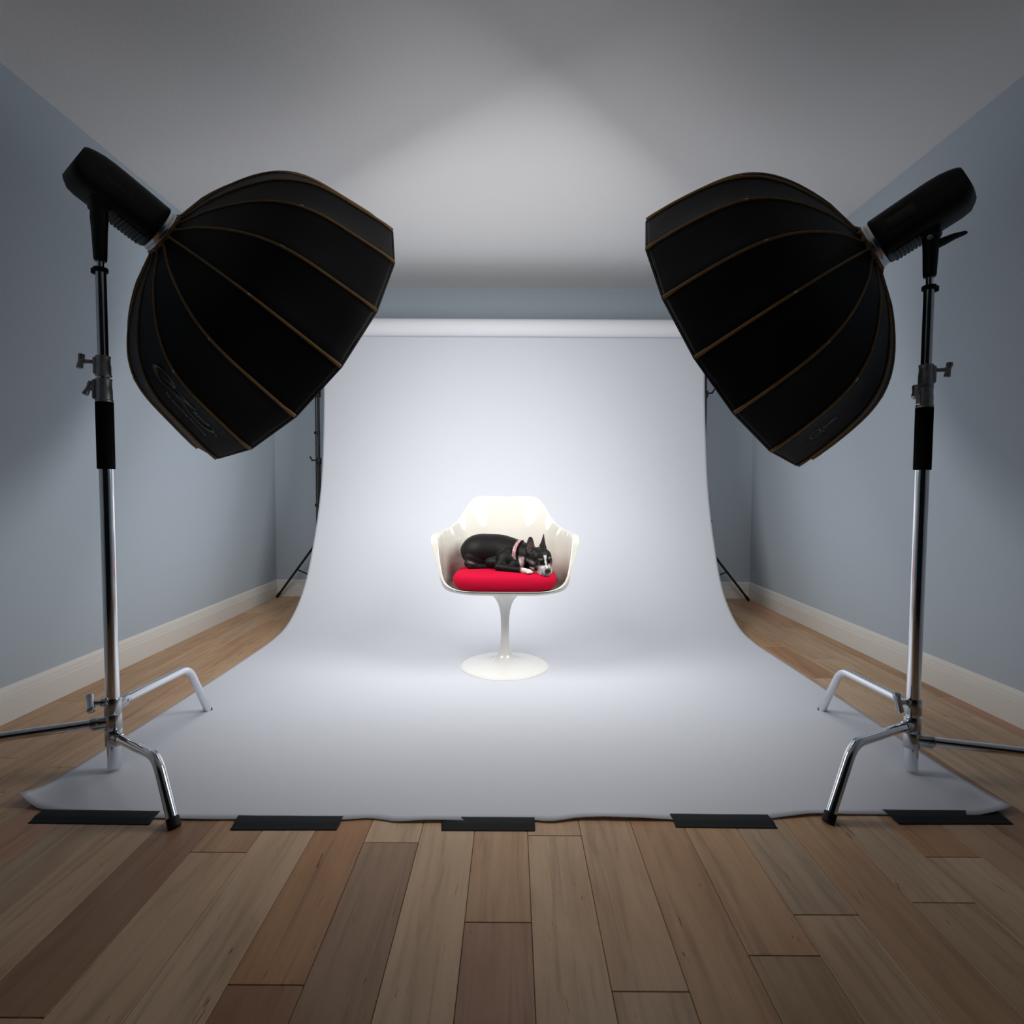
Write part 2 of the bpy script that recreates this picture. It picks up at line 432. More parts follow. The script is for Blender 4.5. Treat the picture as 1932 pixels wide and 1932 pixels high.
# ------------------------------------------------------------------ chrome light stands
def c_stand(x, y, label, legs, top, ringz, upper, mid, grip, knobs, side):
    st = empty('light_stand', (x, y, 0)); tag(st, label, 'light stand', 'chrome turtle base stands carrying the strobes')
    def part(name, bm, m, par=None): 
        return sub(obj(name, bm, m), par or st)
    bpy.context.view_layer.update()
    P = lambda z: Vector((x, y, z))
    bm = bmesh.new(); lathe(bm, [(0, .014), (.0175, .014), (.0190, .0155), (.0190, grip[0]+.05), (0, grip[0]+.05)], P(0), 40)
    part('column', bm, M_CHROME)
    bm = bmesh.new(); g0, g1 = grip; lathe(bm, [(.0188, g0), (.0225, g0), (.0235, g0+.003), (.0237, g1-.003), (.0232, g1), (.0188, g1)], P(0), 40)
    part('foam_grip', bm, M_FOAM)
    bm = bmesh.new(); lathe(bm, [(0, g1-.02), (.0142, g1-.02), (.0142, ringz), (0, ringz)], P(0), 36)
    part('riser', bm, M_CHROME)
    bm = bmesh.new(); lathe(bm, [(0, ringz-.01), (.0092, ringz-.01), (.0092, top+.05), (0, top+.05)], P(0), 28)
    part('spigot', bm, M_CHROME)
    bm = bmesh.new(); lathe(bm, [(.009, ringz-.006), (.0185, ringz-.006), (.0195, ringz-.003), (.0195, ringz+.005), (.018, ringz+.007), (.009, ringz+.007)], P(0), 32)
    rbox(bm, (x+.017*side, y-.004, ringz-.004), (.012, .016, .018), bev=.003)
    part('stop_ring', bm, M_RUB)
    # two locking collars
    for (z0, z1), kn, r in ((upper, knobs[0], .0195), (mid, knobs[1], .0218)):
        h = z1-z0
        bm = bmesh.new(); lathe(bm, [(.013, z0), (r+.001, z0), (r+.0018, z0+.002), (r+.0018, z0+.006), (r, z0+.008), (r, z0+h*.55), (r-.0012, z0+h*.6), (r-.0012, z1-.007), (r, z1-.005), (r, z1-.001), (r-.002, z1), (.013, z1)], P(0), 36)
        d = Vector(kn[0]).normalized(); ang = math.atan2(d.y, d.x); R = Matrix.Rotation(ang, 3, 'Z')
        rbox(bm, P(z0+h*.52)+d*(r*.75), (r*1.25, .018, h*.86), R, .006, 3)
        c = part('locking_collar', bm, M_CASTD)
        kc = P(z0+h*kn[1])+d*(r*1.3)
        bm = bmesh.new(); cyl(bm, kc, kc+d*kn[2], .0062, 18, bev=.001)
        e = kc+d*(kn[2]+.008)
        cyl(bm, kc+d*(kn[2]-.004), e, .008, 18, bev=.002)
        tv = (R @ Matrix.Rotation(kn[3], 3, 'X') @ Vector((0, 0, 1)))
        tilt = kn[4]; tv = (tv+d*tilt).normalized()
        tube(bm, [e-tv*.023, e-tv*.021, e-tv*.012, e-tv*.004, e+tv*.004, e+tv*.012, e+tv*.021, e+tv*.023], [.0055, .0088, .0085, .0068, .0068, .0085, .0088, .0055], 14)
        sub(obj('t_handle', bm, M_CASTD), c)
    # base castings, one per leg, each turning on the column
    for (az, hz, ks, kz, fs, dz, tee) in legs:
        a = math.radians(az); d = Vector((math.cos(a), math.sin(a), 0)); s = Vector((-d.y, d.x, 0))
        kz0 = hz
        foot = P(0)+d*fs; knee = P(kz)+d*ks; hub = P(hz)
        arm = (knee-hub).normalized()
        bm = bmesh.new(); path = bend(hub+arm*.040, knee, foot+(knee-foot).normalized()*(.004 if 80 < az < 100 else .02), .045, 10)
        tube(bm, path, .0140, 24)
        lg = part('leg', bm, M_CHROME)
        bm = bmesh.new()
        lathe(bm, [(.0188, hz-.026), (.0225, hz-.026), (.0235, hz-.024), (.0235, hz+.022), (.0225, hz+.024), (.0188, hz+.024)], P(0), 36)
        cyl(bm, hub+arm*.010, hub+arm*.060, .0165, 24, bev=.003)
        rbox(bm, hub+arm*.030-Vector((0, 0, .004)), (.05, .028, .034), Matrix.Rotation(a, 3, 'Z'), .008, 3)
        sub(obj('leg_casting', bm, M_CAST), lg)
        for sgn in (1, -1):
            bm = bmesh.new(); q = hub+arm*.044+s*sgn*.012
            cyl(bm, q, q+s*sgn*.0055, .0055, 12, bev=.001); cyl(bm, q+s*sgn*.005, q+s*sgn*.0068, .0032, 6)
            sub(obj('bolt', bm, M_CAST), lg)
        bm = bmesh.new(); fd = (foot-knee).normalized()
        ch_ = .008 if 80 < az < 100 else .028
        tube(bm, [foot-fd*ch_, foot-fd*(ch_-.002), foot-fd*.002, foot], [.0140, .0160, .0162, .0132], 24)
        sub(obj('rubber_foot', bm, M_RUB), lg)
    # T handle of the base
    hz, d, tv = top_tee = legs_tee[side]
    d = Vector(d).normalized(); tv = Vector(tv).normalized()
    b0 = P(hz)+d*.018
    bm = bmesh.new(); cyl(bm, b0-d*.01, b0+d*(.030 if side < 0 else .040), .0075, 16, bev=.001); cyl(bm, b0, b0+d*.014, .0125, 18, bev=.002)
    e = b0+d*(.038 if side < 0 else .046)
    tube(bm, [e-tv*.034, e-tv*.031, e-tv*.016, e, e+tv*.016, e+tv*.031, e+tv*.034], [.007, .0115, .0105, .0095, .0105, .0115, .007], 14)
    part('base_handle', bm, M_CAST)
legs_tee = {-1: (.224, (-.8, -.6, .12), (-.5, .6, .35)), 1: (.232, (-.95, -.30, .06), (-.35, -.2, 1.0))}
c_stand(-1.243, 1.706, 'chrome light stand at left, black foam grip, holding up the left strobe',
        [(85.9, .212, .362, .212, .476, 0, 0), (209, .163, .36, .170, .478, 0, 0), (-38.3, .114, .348, .157, .460, 0, 0)],
        1.575, 1.544, (1.226, 1.289), (1.150, 1.221), (.947, 1.150),
        [((-1, -.25, 0), .70, .026, .1, -.12), ((-.9, -.5, 0), .55, .002, .0, -.45)], -1)
c_stand(1.262, 1.720, 'chrome light stand at right, black foam grip, holding up the right strobe',
        [(90.8, .218, .372, .208, .493, 0, 0), (-147.5, .160, .362, .186, .484, 0, 0), (-31, .112, .36, .145, .488, 0, 0)],
        1.545, 1.508, (1.214, 1.278), (1.148, 1.212), (.957, 1.147),
        [((1, -.25, 0), .72, .026, .1, .12), ((-1, -.35, 0), .70, .008, .3, -.5)], 1)

# ------------------------------------------------------------------ softboxes
ZT = [i/12 for i in range(13)]
SB = {
 'L': dict(S=(-1.1465, 1.8604, 1.7202), d=(.5458, .6988, -.4623), u=(.788, -.616, 0), L=.4835, ph=-.4463, sg=-1,
           r=[.0749, .2156, .3172, .3881, .4361, .468, .4895, .5053, .5186, .5315, .5444, .5564, .5644]),
 'R': dict(S=(1.1544, 1.8351, 1.6748), d=(-.651, .6272, -.4276), u=(.694, .72, 0), L=.4759, ph=-2.7743, sg=1,
           r=[.0749, .2129, .3105, .3783, .4246, .4563, .4785, .4949, .5081, .5196, .5297, .5381, .5439])}
NR = 16
def basis(b):
    d = Vector(b['d']).normalized(); u = Vector(b['u']).normalized(); v = u.cross(d).normalized(); u = d.cross(v).normalized()
    # local x = v, local y = u', local z = d  (right handed)
    y = d.cross(v)
    return Matrix((v, y, d)).transposed(), u, v, d
def shell_r(b, t): 
    return catmull(ZT, b['r'], t)*(1-.24*math.exp(-((t-.026)/.020)**2))      # cloth is gathered into a neck at the ring
def local_pt(b, ang, t, extra=0.0):
    """angle measured from u towards v as in the survey of the ribs"""
    R, u, v, d = b['_B']
    return Vector(((shell_r(b, t)+extra)*math.sin(ang), (shell_r(b, t)+extra)*math.cos(ang)*b['_ys'], t*b['L']))
def panel_pt(b, k0, t, wf, off=0.0012):
    a0 = b['ph']+b['sg']*k0*2*PI/NR; a1 = b['ph']+b['sg']*(k0+1)*2*PI/NR
    p = local_pt(b, a0, t).lerp(local_pt(b, a1, t), wf)
    n = Vector((p.x, p.y, 0)).normalized()
    sag = .010*math.sin(PI*wf)*math.sin(PI*min(1, t*1.05))*(shell_r(b, t)/.55)
    return p+n*(off-sag+.0006)

def ribbon(bm, b, k0, pts, w0):
    """tapered printed stroke laid on one fabric panel; pts = (t, wf, width)"""
    n = len(pts); T = [i for i in range(n)]
    fine = [tuple(catmull(T, [p[c] for p in pts], s) for c in range(3)) for s in np.linspace(0, n-1, (n-1)*8+1)]
    L3 = [panel_pt(b, k0, t, wf, .0016) for t, wf, _ in fine]
    prev = None
    for i, p in enumerate(L3):
        d = (L3[min(i+1, len(L3)-1)]-L3[max(i-1, 0)]).normalized(); nrm = Vector((p.x, p.y, 0)).normalized()
        s = d.cross(nrm).normalized()*max(fine[i][2], .0006)*w0/2
        cur = (bm.verts.new(p-s), bm.verts.new(p+s))
        if prev: bm.faces.new((prev[0], prev[1], cur[1], cur[0]))
        prev = cur

def panel_text(bm, b, k0, s, t0, w0, t1, w1, hfrac, bold=.01, shear=0.0, flip=1):
    V, F = text_shapes(s, bold)
    xs = [v.x for v in V]; x0, x1 = min(xs), max(xs)
    vs_ = []
    for v in V:
        q = (v.x+shear*v.y-x0)/(x1-x0)
        t = t0+(t1-t0)*q; wf = w0+(w1-w0)*q-flip*hfrac*v.y
        vs_.append(bm.verts.new(panel_pt(b, k0, t, wf, .0016)))
    for f in F:
        try: bm.faces.new([vs_[i] for i in f])
        except ValueError: pass

def make_softbox(side, label):
    b = SB[side]; b['S'] = Vector(b['S']); R, u, v, d = basis(b)
    b['_ys'] = 1.0 if (R.col[1]).dot(Vector(b['u'])) > 0 else -1.0
    b['_B'] = (R, u, v, d)
    root = empty('softbox', b['S'], R); tag(root, label, 'softbox', 'large black softboxes with bronze seams')
    nt_ = 40
    # fabric: flat panels stretched between ribs, sagging slightly inward
    bm = bmesh.new(); ring = []
    sub_n = 6
    for i in range(nt_+1):
        t = i/nt_; row = []
        for k in range(NR):
            a0 = b['ph']+k*2*PI/NR; a1 = b['ph']+(k+1)*2*PI/NR
            p0 = local_pt(b, a0, t); p1 = local_pt(b, a1, t)
            for j in range(sub_n):
                f = j/sub_n; p = p0.lerp(p1, f)
                sag = .010*math.sin(PI*f)*math.sin(PI*min(1, t*1.05))*(shell_r(b, t)/.55)
                n = Vector((p.x, p.y, 0)).normalized()
                wr = .0016*noise.noise(Vector((p.x*18+k, p.y*18, p.z*7)))*math.sin(PI*f)
                row.append(bm.verts.new(p-n*(sag+wr)))
        ring.append(row)
    m = NR*sub_n
    for a, c in zip(ring, ring[1:]):
        for k in range(m): bm.faces.new((a[k], a[(k+1) % m], c[(k+1) % m], c[k]))
    sh = obj('fabric_shell', bm, M_CLOTH, root)
    mo = sh.modifiers.new('thickness', 'SOLIDIFY'); mo.thickness = .0014; mo.offset = -1
    # piping over every rib
    for k in range(NR):
        a = b['ph']+k*2*PI/NR
        pts = [local_pt(b, a, t, .0014) for t in [i/44 for i in range(45)]]
        rad = [.0038+.0014*(t/44) for t in range(45)]
        rad[-1] = .0068; rad[-2] = .0068; rad[-3] = .0064; rad[-4] = .0060
        bm = bmesh.new(); tube(bm, pts, rad, 8)
        for vv in bm.verts: pass
        pp = obj('rib_piping', bm, M_GOLD, root)
        # bright metal bead added for the small white glint on each seam
        tt = .37+.02*noise.noise(Vector((k, 0, 3)))
        p = local_pt(b, a, tt, .0052); q = local_pt(b, a, tt+.018, .0052)
        bm = bmesh.new(); tube(bm, [p, q], .0027, 8); obj('glint_bead', bm, M_GLINT, pp)
    # rim lip and diffuser
    bm = bmesh.new(); rims = []
    for zz, dr in ((0, 0.0012), (.006, .0008), (.006, -.006), (-.040, -.022)):
        rims.append([bm.verts.new(Vector(((shell_r(b, 1)+dr)*math.sin(b['ph']+k*2*PI/NR), b['_ys']*(shell_r(b, 1)+dr)*math.cos(b['ph']+k*2*PI/NR), b['L']+zz))) for k in range(NR)])
    for a, c in zip(rims, rims[1:]):
        for k in range(NR): bm.faces.new((a[k], a[(k+1) % NR], c[(k+1) % NR], c[k]))
    obj('rim_lip', bm, M_CLOTH, root, smooth=False)
    bm = bmesh.new()
    rr = shell_r(b, 1)-.022
    rowsd = [[bm.verts.new((0, 0, b['L']-.026))]]
    for f in (.25, .5, .75, 1):
        rowsd.append([bm.verts.new((rr*f*math.sin(b['ph']+k*2*PI/NR), b['_ys']*rr*f*math.cos(b['ph']+k*2*PI/NR), b['L']-.026-.008*f)) for k in range(NR)])
    for k in range(NR): bm.faces.new((rowsd[0][0], rowsd[1][k], rowsd[1][(k+1) % NR]))
    for a, c in zip(rowsd[1:], rowsd[2:]):
        for k in range(NR): bm.faces.new((a[k], c[k], c[(k+1) % NR], a[(k+1) % NR]))
    o = obj('diffuser', bm, M_DIFF, root); o['label'] = 'lit white diffuser cloth'
    la = bpy.data.lights.new('flash_light', 'AREA'); la.shape = 'DISK'; la.size = rr*1.86; la.energy = BEAM_POWER; la.color = (1.0, .985, .965); la.spread = math.radians(BEAM_SPREAD)
    lo = bpy.data.objects.new('flash_light', la); C.objects.link(lo); lo.parent = root; lo.location = (0, 0, b['L']-.022); lo.rotation_euler = (PI, 0, 0)
    # gathered cuff and speedring
    bm = bmesh.new(); n = 96; rings = []
    for zz, base_r, amp in ((-.004, .0745, .0008), (-.003, .0770, .0016), (.004, .0780, .0020), (.009, .0790, .0022), (.013, .080, .002)):
        rings.append([bm.verts.new(((base_r+amp*math.sin(k*2*PI/n*16))*math.cos(2*PI*k/n), (base_r+amp*math.sin(k*2*PI/n*16))*math.sin(2*PI*k/n), zz)) for k in range(n)])
    for a, c in zip(rings, rings[1:]):
        for k in range(n): bm.faces.new((a[k], a[(k+1) % n], c[(k+1) % n], c[k]))
    obj('gathered_cuff', bm, M_GOLD, root)
    bm = bmesh.new(); lathe(bm, [(.060, -.0235), (.0700, -.0235), (.0715, -.0225), (.0722, -.014), (.0742, -.012), (.0748, -.006), (.0745, -.003), (.070, .002), (.058, .002)], n=64)
    obj('speedring', bm, M_ALU, root)
    # printed marks on the lower panel
    k0 = 2
    if side == 'L':
        bm = bmesh.new()
        ribbon(bm, b, k0, [(.378, .50, .5), (.41, .43, 1.2), (.44, .385, 2.2), (.462, .365, 3.4), (.450, .325, 3.2), (.42, .295, 1.2), (.388, .30, 1.0), (.355, .37, 2.2), (.333, .50, 4.6), (.345, .585, 3.8), (.375, .61, 1.8), (.41, .60, 1.0), (.465, .52, .9), (.517, .46, 1.0), (.565, .41, 1.8), (.595, .38, 2.6), (.638, .32, 1.2)], .0042)
        ribbon(bm, b, k0, [(.503, .37, 1.0), (.535, .36, 1.4), (.570, .365, 2.4), (.597, .375, 3.0)], .0042)
        ribbon(bm, b, k0, [(.508, .51, .8), (.557, .49, .8), (.62, .55, .8), (.675, .57, 1.0), (.728, .56, 1.4), (.765, .53, 2.2), (.800, .46, 2.8), (.805, .42, 2.0), (.787, .385, .8)], .0042)
        lg = obj('logo_print', bm, M_LOGO, sh); lg['label'] = 'olive swooping logo print'
        bm = bmesh.new()
        panel_text(bm, b, k0, 'focus', .640, .475, .760, .415, .105, .03)
        obj('logo_lettering', bm, M_GPRINT, sh); bm = bmesh.new()
        panel_text(bm, b, k0, 'by houring focusing', .470, .70, .812, .685, .05, .04)
        obj('tagline_lettering', bm, M_GPRINT, sh); bm = bmesh.new()
        panel_text(bm, b, k0, 'TM', .818, .45, .842, .46, .04, .05)
        obj('trademark_lettering', bm, M_GPRINT, sh)
    else:
        bm = bmesh.new()
        def oval(tc, wc, ta, wa, tilt, width, n=48, k0=2):
            pts = []
            for i in range(n+1):
                a = 2*PI*i/n; pts.append((tc+ta*math.cos(a)+tilt*wa*math.sin(a), wc+wa*math.sin(a), width))
            return pts
        ribbon(bm, b, k0, oval(.705, .44, .145, .30, 0, 1.0), .0016)
        obj('oval_patch_edge', bm, M_PATCH, sh)
        bm = bmesh.new()
        ribbon(bm, b, k0, oval(.758, .455, .036, .10, 0, 1.4, 24), .0018)
        ribbon(bm, b, k0, [(.772, .455, 1), (.758, .45, 1.5), (.742, .462, 1)], .0016)
        ribbon(bm, b, k0, [(.716, .36, 1.2), (.7145, .48, 1.2), (.713, .60, 1.2)], .0018)
        panel_text(bm, b, k0, 'BANDESCI', .700, .50, .603, .525, .075, .04)
        lg = obj('logo_print', bm, M_GPRINT, sh); lg['label'] = 'small grey lettered logo in an oval'
    return root
make_softbox('L', 'large black softbox with bronze seams at left, swooping olive logo near its lower edge')
make_softbox('R', 'large black softbox with bronze seams at right, small oval logo near its lower edge')

# ------------------------------------------------------------------ strobes
def make_strobe(side, label, px, py, top):
    b = SB[side]; R = b['_B'][0]
    root = empty('studio_strobe', b['S'], R); tag(root, label, 'studio flash', 'black strobe heads behind the softboxes')
    bpy.context.view_layer.update()
    # body: rounded square section, local -z is towards the back. local x is up-ish
    secs = [(-.0225, .064, .064, .062), (-.027, .0685, .0685, .0665), (-.060, .0685, .0685, .0665), (-.110, .0685, .0685, .0665), (-.190, .0675, .0685, .0665), (-.222, .0640, .0680, .0660), (-.243, .0580, .0640, .0645), (-.260, .0510, .0480, .0615), (-.2675, .0455, .0380, .056)]
    bm = bmesh.new(); rings = []; n = 48
    for (z, ht, hb, hy) in secs:
        row = []
        for k in range(n):
            a = 2*PI*k/n; ca, sa = math.cos(a), math.sin(a); e = 2/3.6
            hx = ht if ca > 0 else hb
            xx = hx*math.copysign(abs(ca)**e, ca); yy = hy*math.copysign(abs(sa)**e, sa)
            row.append(bm.verts.new((xx, yy, z)))
        rings.append(row)
    for a, c in zip(rings, rings[1:]):
        for k in range(n): bm.faces.new((a[k], a[(k+1) % n], c[(k+1) % n], c[k]))
    bm.faces.new(rings[0]); bm.faces.new(rings[-1][::-1])
    obj('housing', bm, M_STROBE, root, angle=50)
    # cooling ribs under the front
    bm = bmesh.new()
    for i in range(8): rbox(bm, (-.0640, 0, -.042-i*.0105), (.0125, .084, .0092), bev=.0035)
    obj('cooling_ribs', bm, M_STROBE, root)
    # camera side is local y: sign facing the camera
    camdir = R.transposed() @ (Vector((0, 0, .9))-b['S'])
    sy = 1 if camdir.y > 0 else -1
    face = sy*.0668
    if side == 'L':
        V, F = text_shapes('FLASHPOINT', .02)
        x1 = max(v.x for v in V); bm = bmesh.new()
        vs_ = [bm.verts.new((-.004+(v.y-.5)*.0115, face+sy*.0006, -.196+v.x/x1*.100)) for v in V]
        for f in F:
            try: bm.faces.new([vs_[i] for i in f])
            except ValueError: pass
        obj('brand_lettering', bm, M_DPRINT, root)
    else:
        bm = bmesh.new(); rbox(bm, (.004, face+sy*.0005, -.104), (.040, .002, .076), bev=.0008)
        obj('display', bm, M_LCD, root)
        V, F = text_shapes('Flashpoint', .03); x1 = max(v.x for v in V); bm = bmesh.new()
        vs_ = [bm.verts.new((.034+(v.y-.5)*.009, face*.985+sy*.0012, -.062-v.x/x1*.070)) for v in V]
        for f in F:
            try: bm.faces.new([vs_[i] for i in f])
            except ValueError: pass
        for i in range(5):
            rbox(bm, (.034-i*.013, face+sy*.0004, -.148), (.0016, .001, .010), bev=0)
        for i in range(4):
            rbox(bm, (.026, face+sy*.0004, -.175-i*.008), (.002, .001, .004), bev=0); rbox(bm, (-.002, face+sy*.0004, -.172-i*.0085), (.003, .001, .004), bev=0)
        obj('panel_markings', bm, M_DPRINT, root)
    # umbrella bracket standing on the spigot
    axz = {'L': 1.813, 'R': 1.752}[side]
    bm = bmesh.new()
    P = lambda z: Vector((px, py, z))
    tube(bm, [P(top), P(top+.004), P(top+.012), P(top+.085), P(top+.125), P(axz-.055)], [.015, .0170, .0178, .0205, .0235, .020], 24)
    rot = math.atan2(b['d'][1], b['d'][0])
    rbox(bm, P(axz-.075), (.050, .052, .040), Matrix.Rotation(rot, 3, 'Z'), .010, 3)
    br = sub(obj('tilt_bracket', bm, M_STROBE), root)
    bm = bmesh.new(); side_v = Vector((math.cos(rot+PI/2), math.sin(rot+PI/2), 0)); side_v *= -1 if side_v.y > 0 else 1
    c0 = P(axz-.10); cyl(bm, c0+side_v*.012, c0+side_v*.026, .0075, 20, bev=.001)
    sub(obj('pivot_bolt', bm, M_CASTD if side == 'R' else M_STROBE), br)
    if side == 'R':
        bm = bmesh.new(); e = Vector((1, -.1, .0))
        q = c0+Vector((.018, 0, -.014))
        tube(bm, [q, q+e*.018+Vector((0, 0, .008)), q+e*.048+Vector((0, 0, .022)), q+e*.077+Vector((0, 0, .031)), q+e*.083+Vector((0, 0, .032))], [.013, .0125, .0095, .0065, .0035], 14)
        sub(obj('tilt_lever', bm, M_STROBE), br)
make_strobe('L', 'black strobe head at left with lettering along its side, fixed behind the left softbox', -1.243, 1.706, 1.570)
make_strobe('R', 'black strobe head at right with grey display and tilt lever, behind the right softbox', 1.262, 1.720, 1.540)

# ------------------------------------------------------------------ pedestal armchair
CX, CY = -.034, 2.755
chair = empty('pedestal_armchair', (CX, CY, 0)); tag(chair, 'cream white moulded armchair on a round pedestal, standing on the white paper', 'chair')
bpy.context.view_layer.update()
# half rim from front centre to back centre: x, y(rel), z, lip width, lip drop
RIM = [(0, -.236, .4185, .004, .002), (.09, -.235, .4188, .004, .002), (.165, -.230, .420, .006, .002), (.225, -.208, .425, .008, .003), (.268, -.185, .446, .011, .003), (.290, -.165, .482, .014, .003),
       (.303, -.145, .535, .020, .003), (.314, -.125, .592, .027, .003), (.320, -.110, .640, .034, .004), (.321, -.085, .667, .037, .008), (.318, -.035, .673, .034, .010), (.305, .035, .677, .026, .010),
       (.280, .098, .690, .018, .009), (.250, .140, .716, .014, .008), (.224, .168, .753, .012, .006), (.200, .186, .795, .011, .005), (.176, .203, .832, .010, .004), (.145, .218, .847, .009, .004), (.10, .234, .848, .008, .004), (0, .249, .8445, .008, .004)]
def build_shell():
    S = [0]
    for a, b_ in zip(RIM, RIM[1:]): S.append(S[-1]+math.dist(a[:3], b_[:3]))
    ns = 64; half = [[catmull(S, [p[c] for p in RIM], s) for c in range(5)] for s in np.linspace(0, S[-1], ns+1)]
    loop = [(*h,) for h in half]+[(-h[0], *h[1:]) for h in half[-2:0:-1]]
    bm = bmesh.new(); c0 = Vector((0, .0, .397)); rows = []
    n = len(loop)
    prof = [(0, .397), (.25, .397), (.5, .3975), (.70, .3995), (.80, .404), (.87, .413), (.92, .429), (.945, .455), (.958, .50), (.975, .57), (1.0, .65), (1.055, .72), (1.130, .79), (1.215, .86)]
    ps = [0]
    for a, b_ in zip(prof, prof[1:]): ps.append(ps[-1]+math.dist(a, b_))
    fine = [(catmull(ps, [p[0] for p in prof], s_), catmull(ps, [p[1] for p in prof], s_)) for s_ in np.linspace(0, ps[-1], 600)]
    NT = 34
    for j in range(1, NT+1):
        row = []
        for (x, y, z, lw, ld) in loop:
            ic = next((i for i, q in enumerate(fine) if q[1] >= z and q[0] > .3), 599)
            z0_, z1_ = fine[ic-1][1], fine[ic][1]; fr_ = min(1, max(0, (z-z0_)/(z1_-z0_+1e-12))); ic = ic-1+fr_
            gz = fine[int(ic)][0]*(1-fr_)+fine[min(599, int(ic)+1)][0]*fr_
            fi = ic*(j/NT)**.85; i0 = min(int(fi), 598); fr = fi-i0
            g_ = fine[i0][0]*(1-fr)+fine[i0+1][0]*fr; zz = fine[i0][1]*(1-fr)+fine[i0+1][1]*fr
            row.append(bm.verts.new((x*g_/gz, y*g_/gz, z if j == NT else zz)))
        rows.append(row)
    # rolled lip
    for (e, dr) in ((.35, -.15), (.7, .1), (.95, .55), (1.0, 1.1)):
        row = []
        for i, (x, y, z, lw, ld) in enumerate(loop):
            a = loop[i-1]; c = loop[(i+1) % n]
            tx, ty = c[0]-a[0], c[1]-a[1]; l = math.hypot(tx, ty)+1e-9
            ou = Vector((x*1.0, y*.55, 0))
            if abs(y) > .2 and abs(x) < .2: ou = Vector((x*.25, y, 0))
            ou = ou.normalized() if ou.length > 1e-6 else Vector((0, -1, 0))
            row.append(bm.verts.new(Vector((x, y, z))+ou*lw*e-Vector((0, 0, ld*dr))))
        rows.append(row)
    cv = bm.verts.new(c0)
    for k in range(n): bm.faces.new((cv, rows[0][(k+1) % n], rows[0][k]))
    for a, b_ in zip(rows, rows[1:]):
        for k in range(n): bm.faces.new((a[k], a[(k+1) % n], b_[(k+1) % n], b_[k]))
    for v in bm.verts: v.co += Vector((CX, CY, 0))
    bmesh.ops.recalc_face_normals(bm, faces=bm.faces)
    # make normals point to the inside (up at the centre)
    bm.faces.ensure_lookup_table(); bm.normal_update()
    if bm.faces[0].normal.z < 0: bmesh.ops.reverse_faces(bm, faces=bm.faces[:])
    me = bpy.data.meshes.new('seat_shell'); bm.to_mesh(me); bm.free()
    o = link('seat_shell', me, M_CHAIR)
    so = o.modifiers.new('s', 'SOLIDIFY'); so.thickness = .0075; so.offset = -1
    ss = o.modifiers.new('b', 'SUBSURF'); ss.levels = 1; ss.render_levels = 1
    return o
sub(build_shell(), chair)
bm = bmesh.new()
lathe(bm, [(0, .0035), (.222, .0035), (.2235, .0050), (.2225, .0070), (.205, .0105), (.17, .0150), (.13, .0205), (.095, .0265), (.070, .034), (.052, .044), (.039, .058), (.030, .078), (.0245, .105), (.0215, .14), (.0203, .18), (.0205, .22),
           (.0225, .255), (.0265, .285), (.034, .312), (.0455, .336), (.061, .354), (.078, .366), (.088, .371), (.089, .374)], (CX, CY, 0), 96)
ped = sub(obj('pedestal', bm, M_PED, angle=60), chair)
bm = bmesh.new(); lathe(bm, [(.2, 0.0037), (.219, .0037), (.2205, .0018), (.2195, 0.0), (.2, 0.0)], (CX, CY, .0036), 96)
for v in bm.verts: v.co.z -= .0003
sub(obj('base_shadow_ring', bm, M_DARK), chair)  # glide ring, coloured dark to draw the shadow gap under the base
bm = bmesh.new(); lathe(bm, [(.086, .372), (.0862, .3755), (.094, .377), (.112, .381), (.135, .3875), (.16, .394)], (CX, CY, 0), 72)
sub(obj('swivel_collar', bm, M_PED, angle=60), chair)

# ------------------------------------------------------------------ red cushion
def cushion_top(x, y):
    ax = abs(x)/.238; ay = abs(y)/.20
    e = (ax**3.4+ay**3.4)**(1/3.4)
    return e
def build_cushion():
    bm = bmesh.new(); n = 96; rows = []
    prof = [(0, .5005), (.25, .5003), (.5, .4996), (.70, .4980), (.82, .4950), (.90, .4900), (.955, .4820), (.985, .4710), (1.0, .4570), (1.0, .4430), (.992, .4320), (.98, .4235), (.955, .4180), (.85, .4130), (.4, .408), (0, .406)]
    for f, z in prof:
        row = []
        for k in range(n):
            a = 2*PI*k/n; ca, sa = math.cos(a), math.sin(a)
            hx, hy = .252, .208
            e = 2/4.2; x = hx*math.copysign(abs(ca)**e, ca); y = hy*math.copysign(abs(sa)**e, sa)
            if y > 0: x *= 1-.10*(y/hy)
            if y < 0: y *= 1-.09*(abs(x)/hx)**3
            x *= 1-.035*max(0, .455-z)/.03
            row.append(Vector((CX+x*f, CY-.022+y*f, z)))
        rows.append(row)
    R_ = []
    for row in rows:
        if (row[0]-row[n//2]).length < 1e-6: R_.append([bm.verts.new(row[0])])
        else: R_.append([bm.verts.new(p) for p in row])
    for a, b_ in zip(R_, R_[1:]):
        for k in range(n):
            k2 = (k+1) % n
            if len(a) == 1: bm.faces.new((a[0], b_[k], b_[k2]))
            elif len(b_) == 1: bm.faces.new((a[k], b_[0], a[k2]))
            else: bm.faces.new((a[k], b_[k], b_[k2], a[k2]))
    o = obj('seat_cushion', bm, M_RED, angle=180)
    ss = o.modifiers.new('b', 'SUBSURF'); ss.levels = 1; ss.render_levels = 1
    return o
tag(build_cushion(), 'plump red seat cushion in the white armchair under the dog', 'cushion')

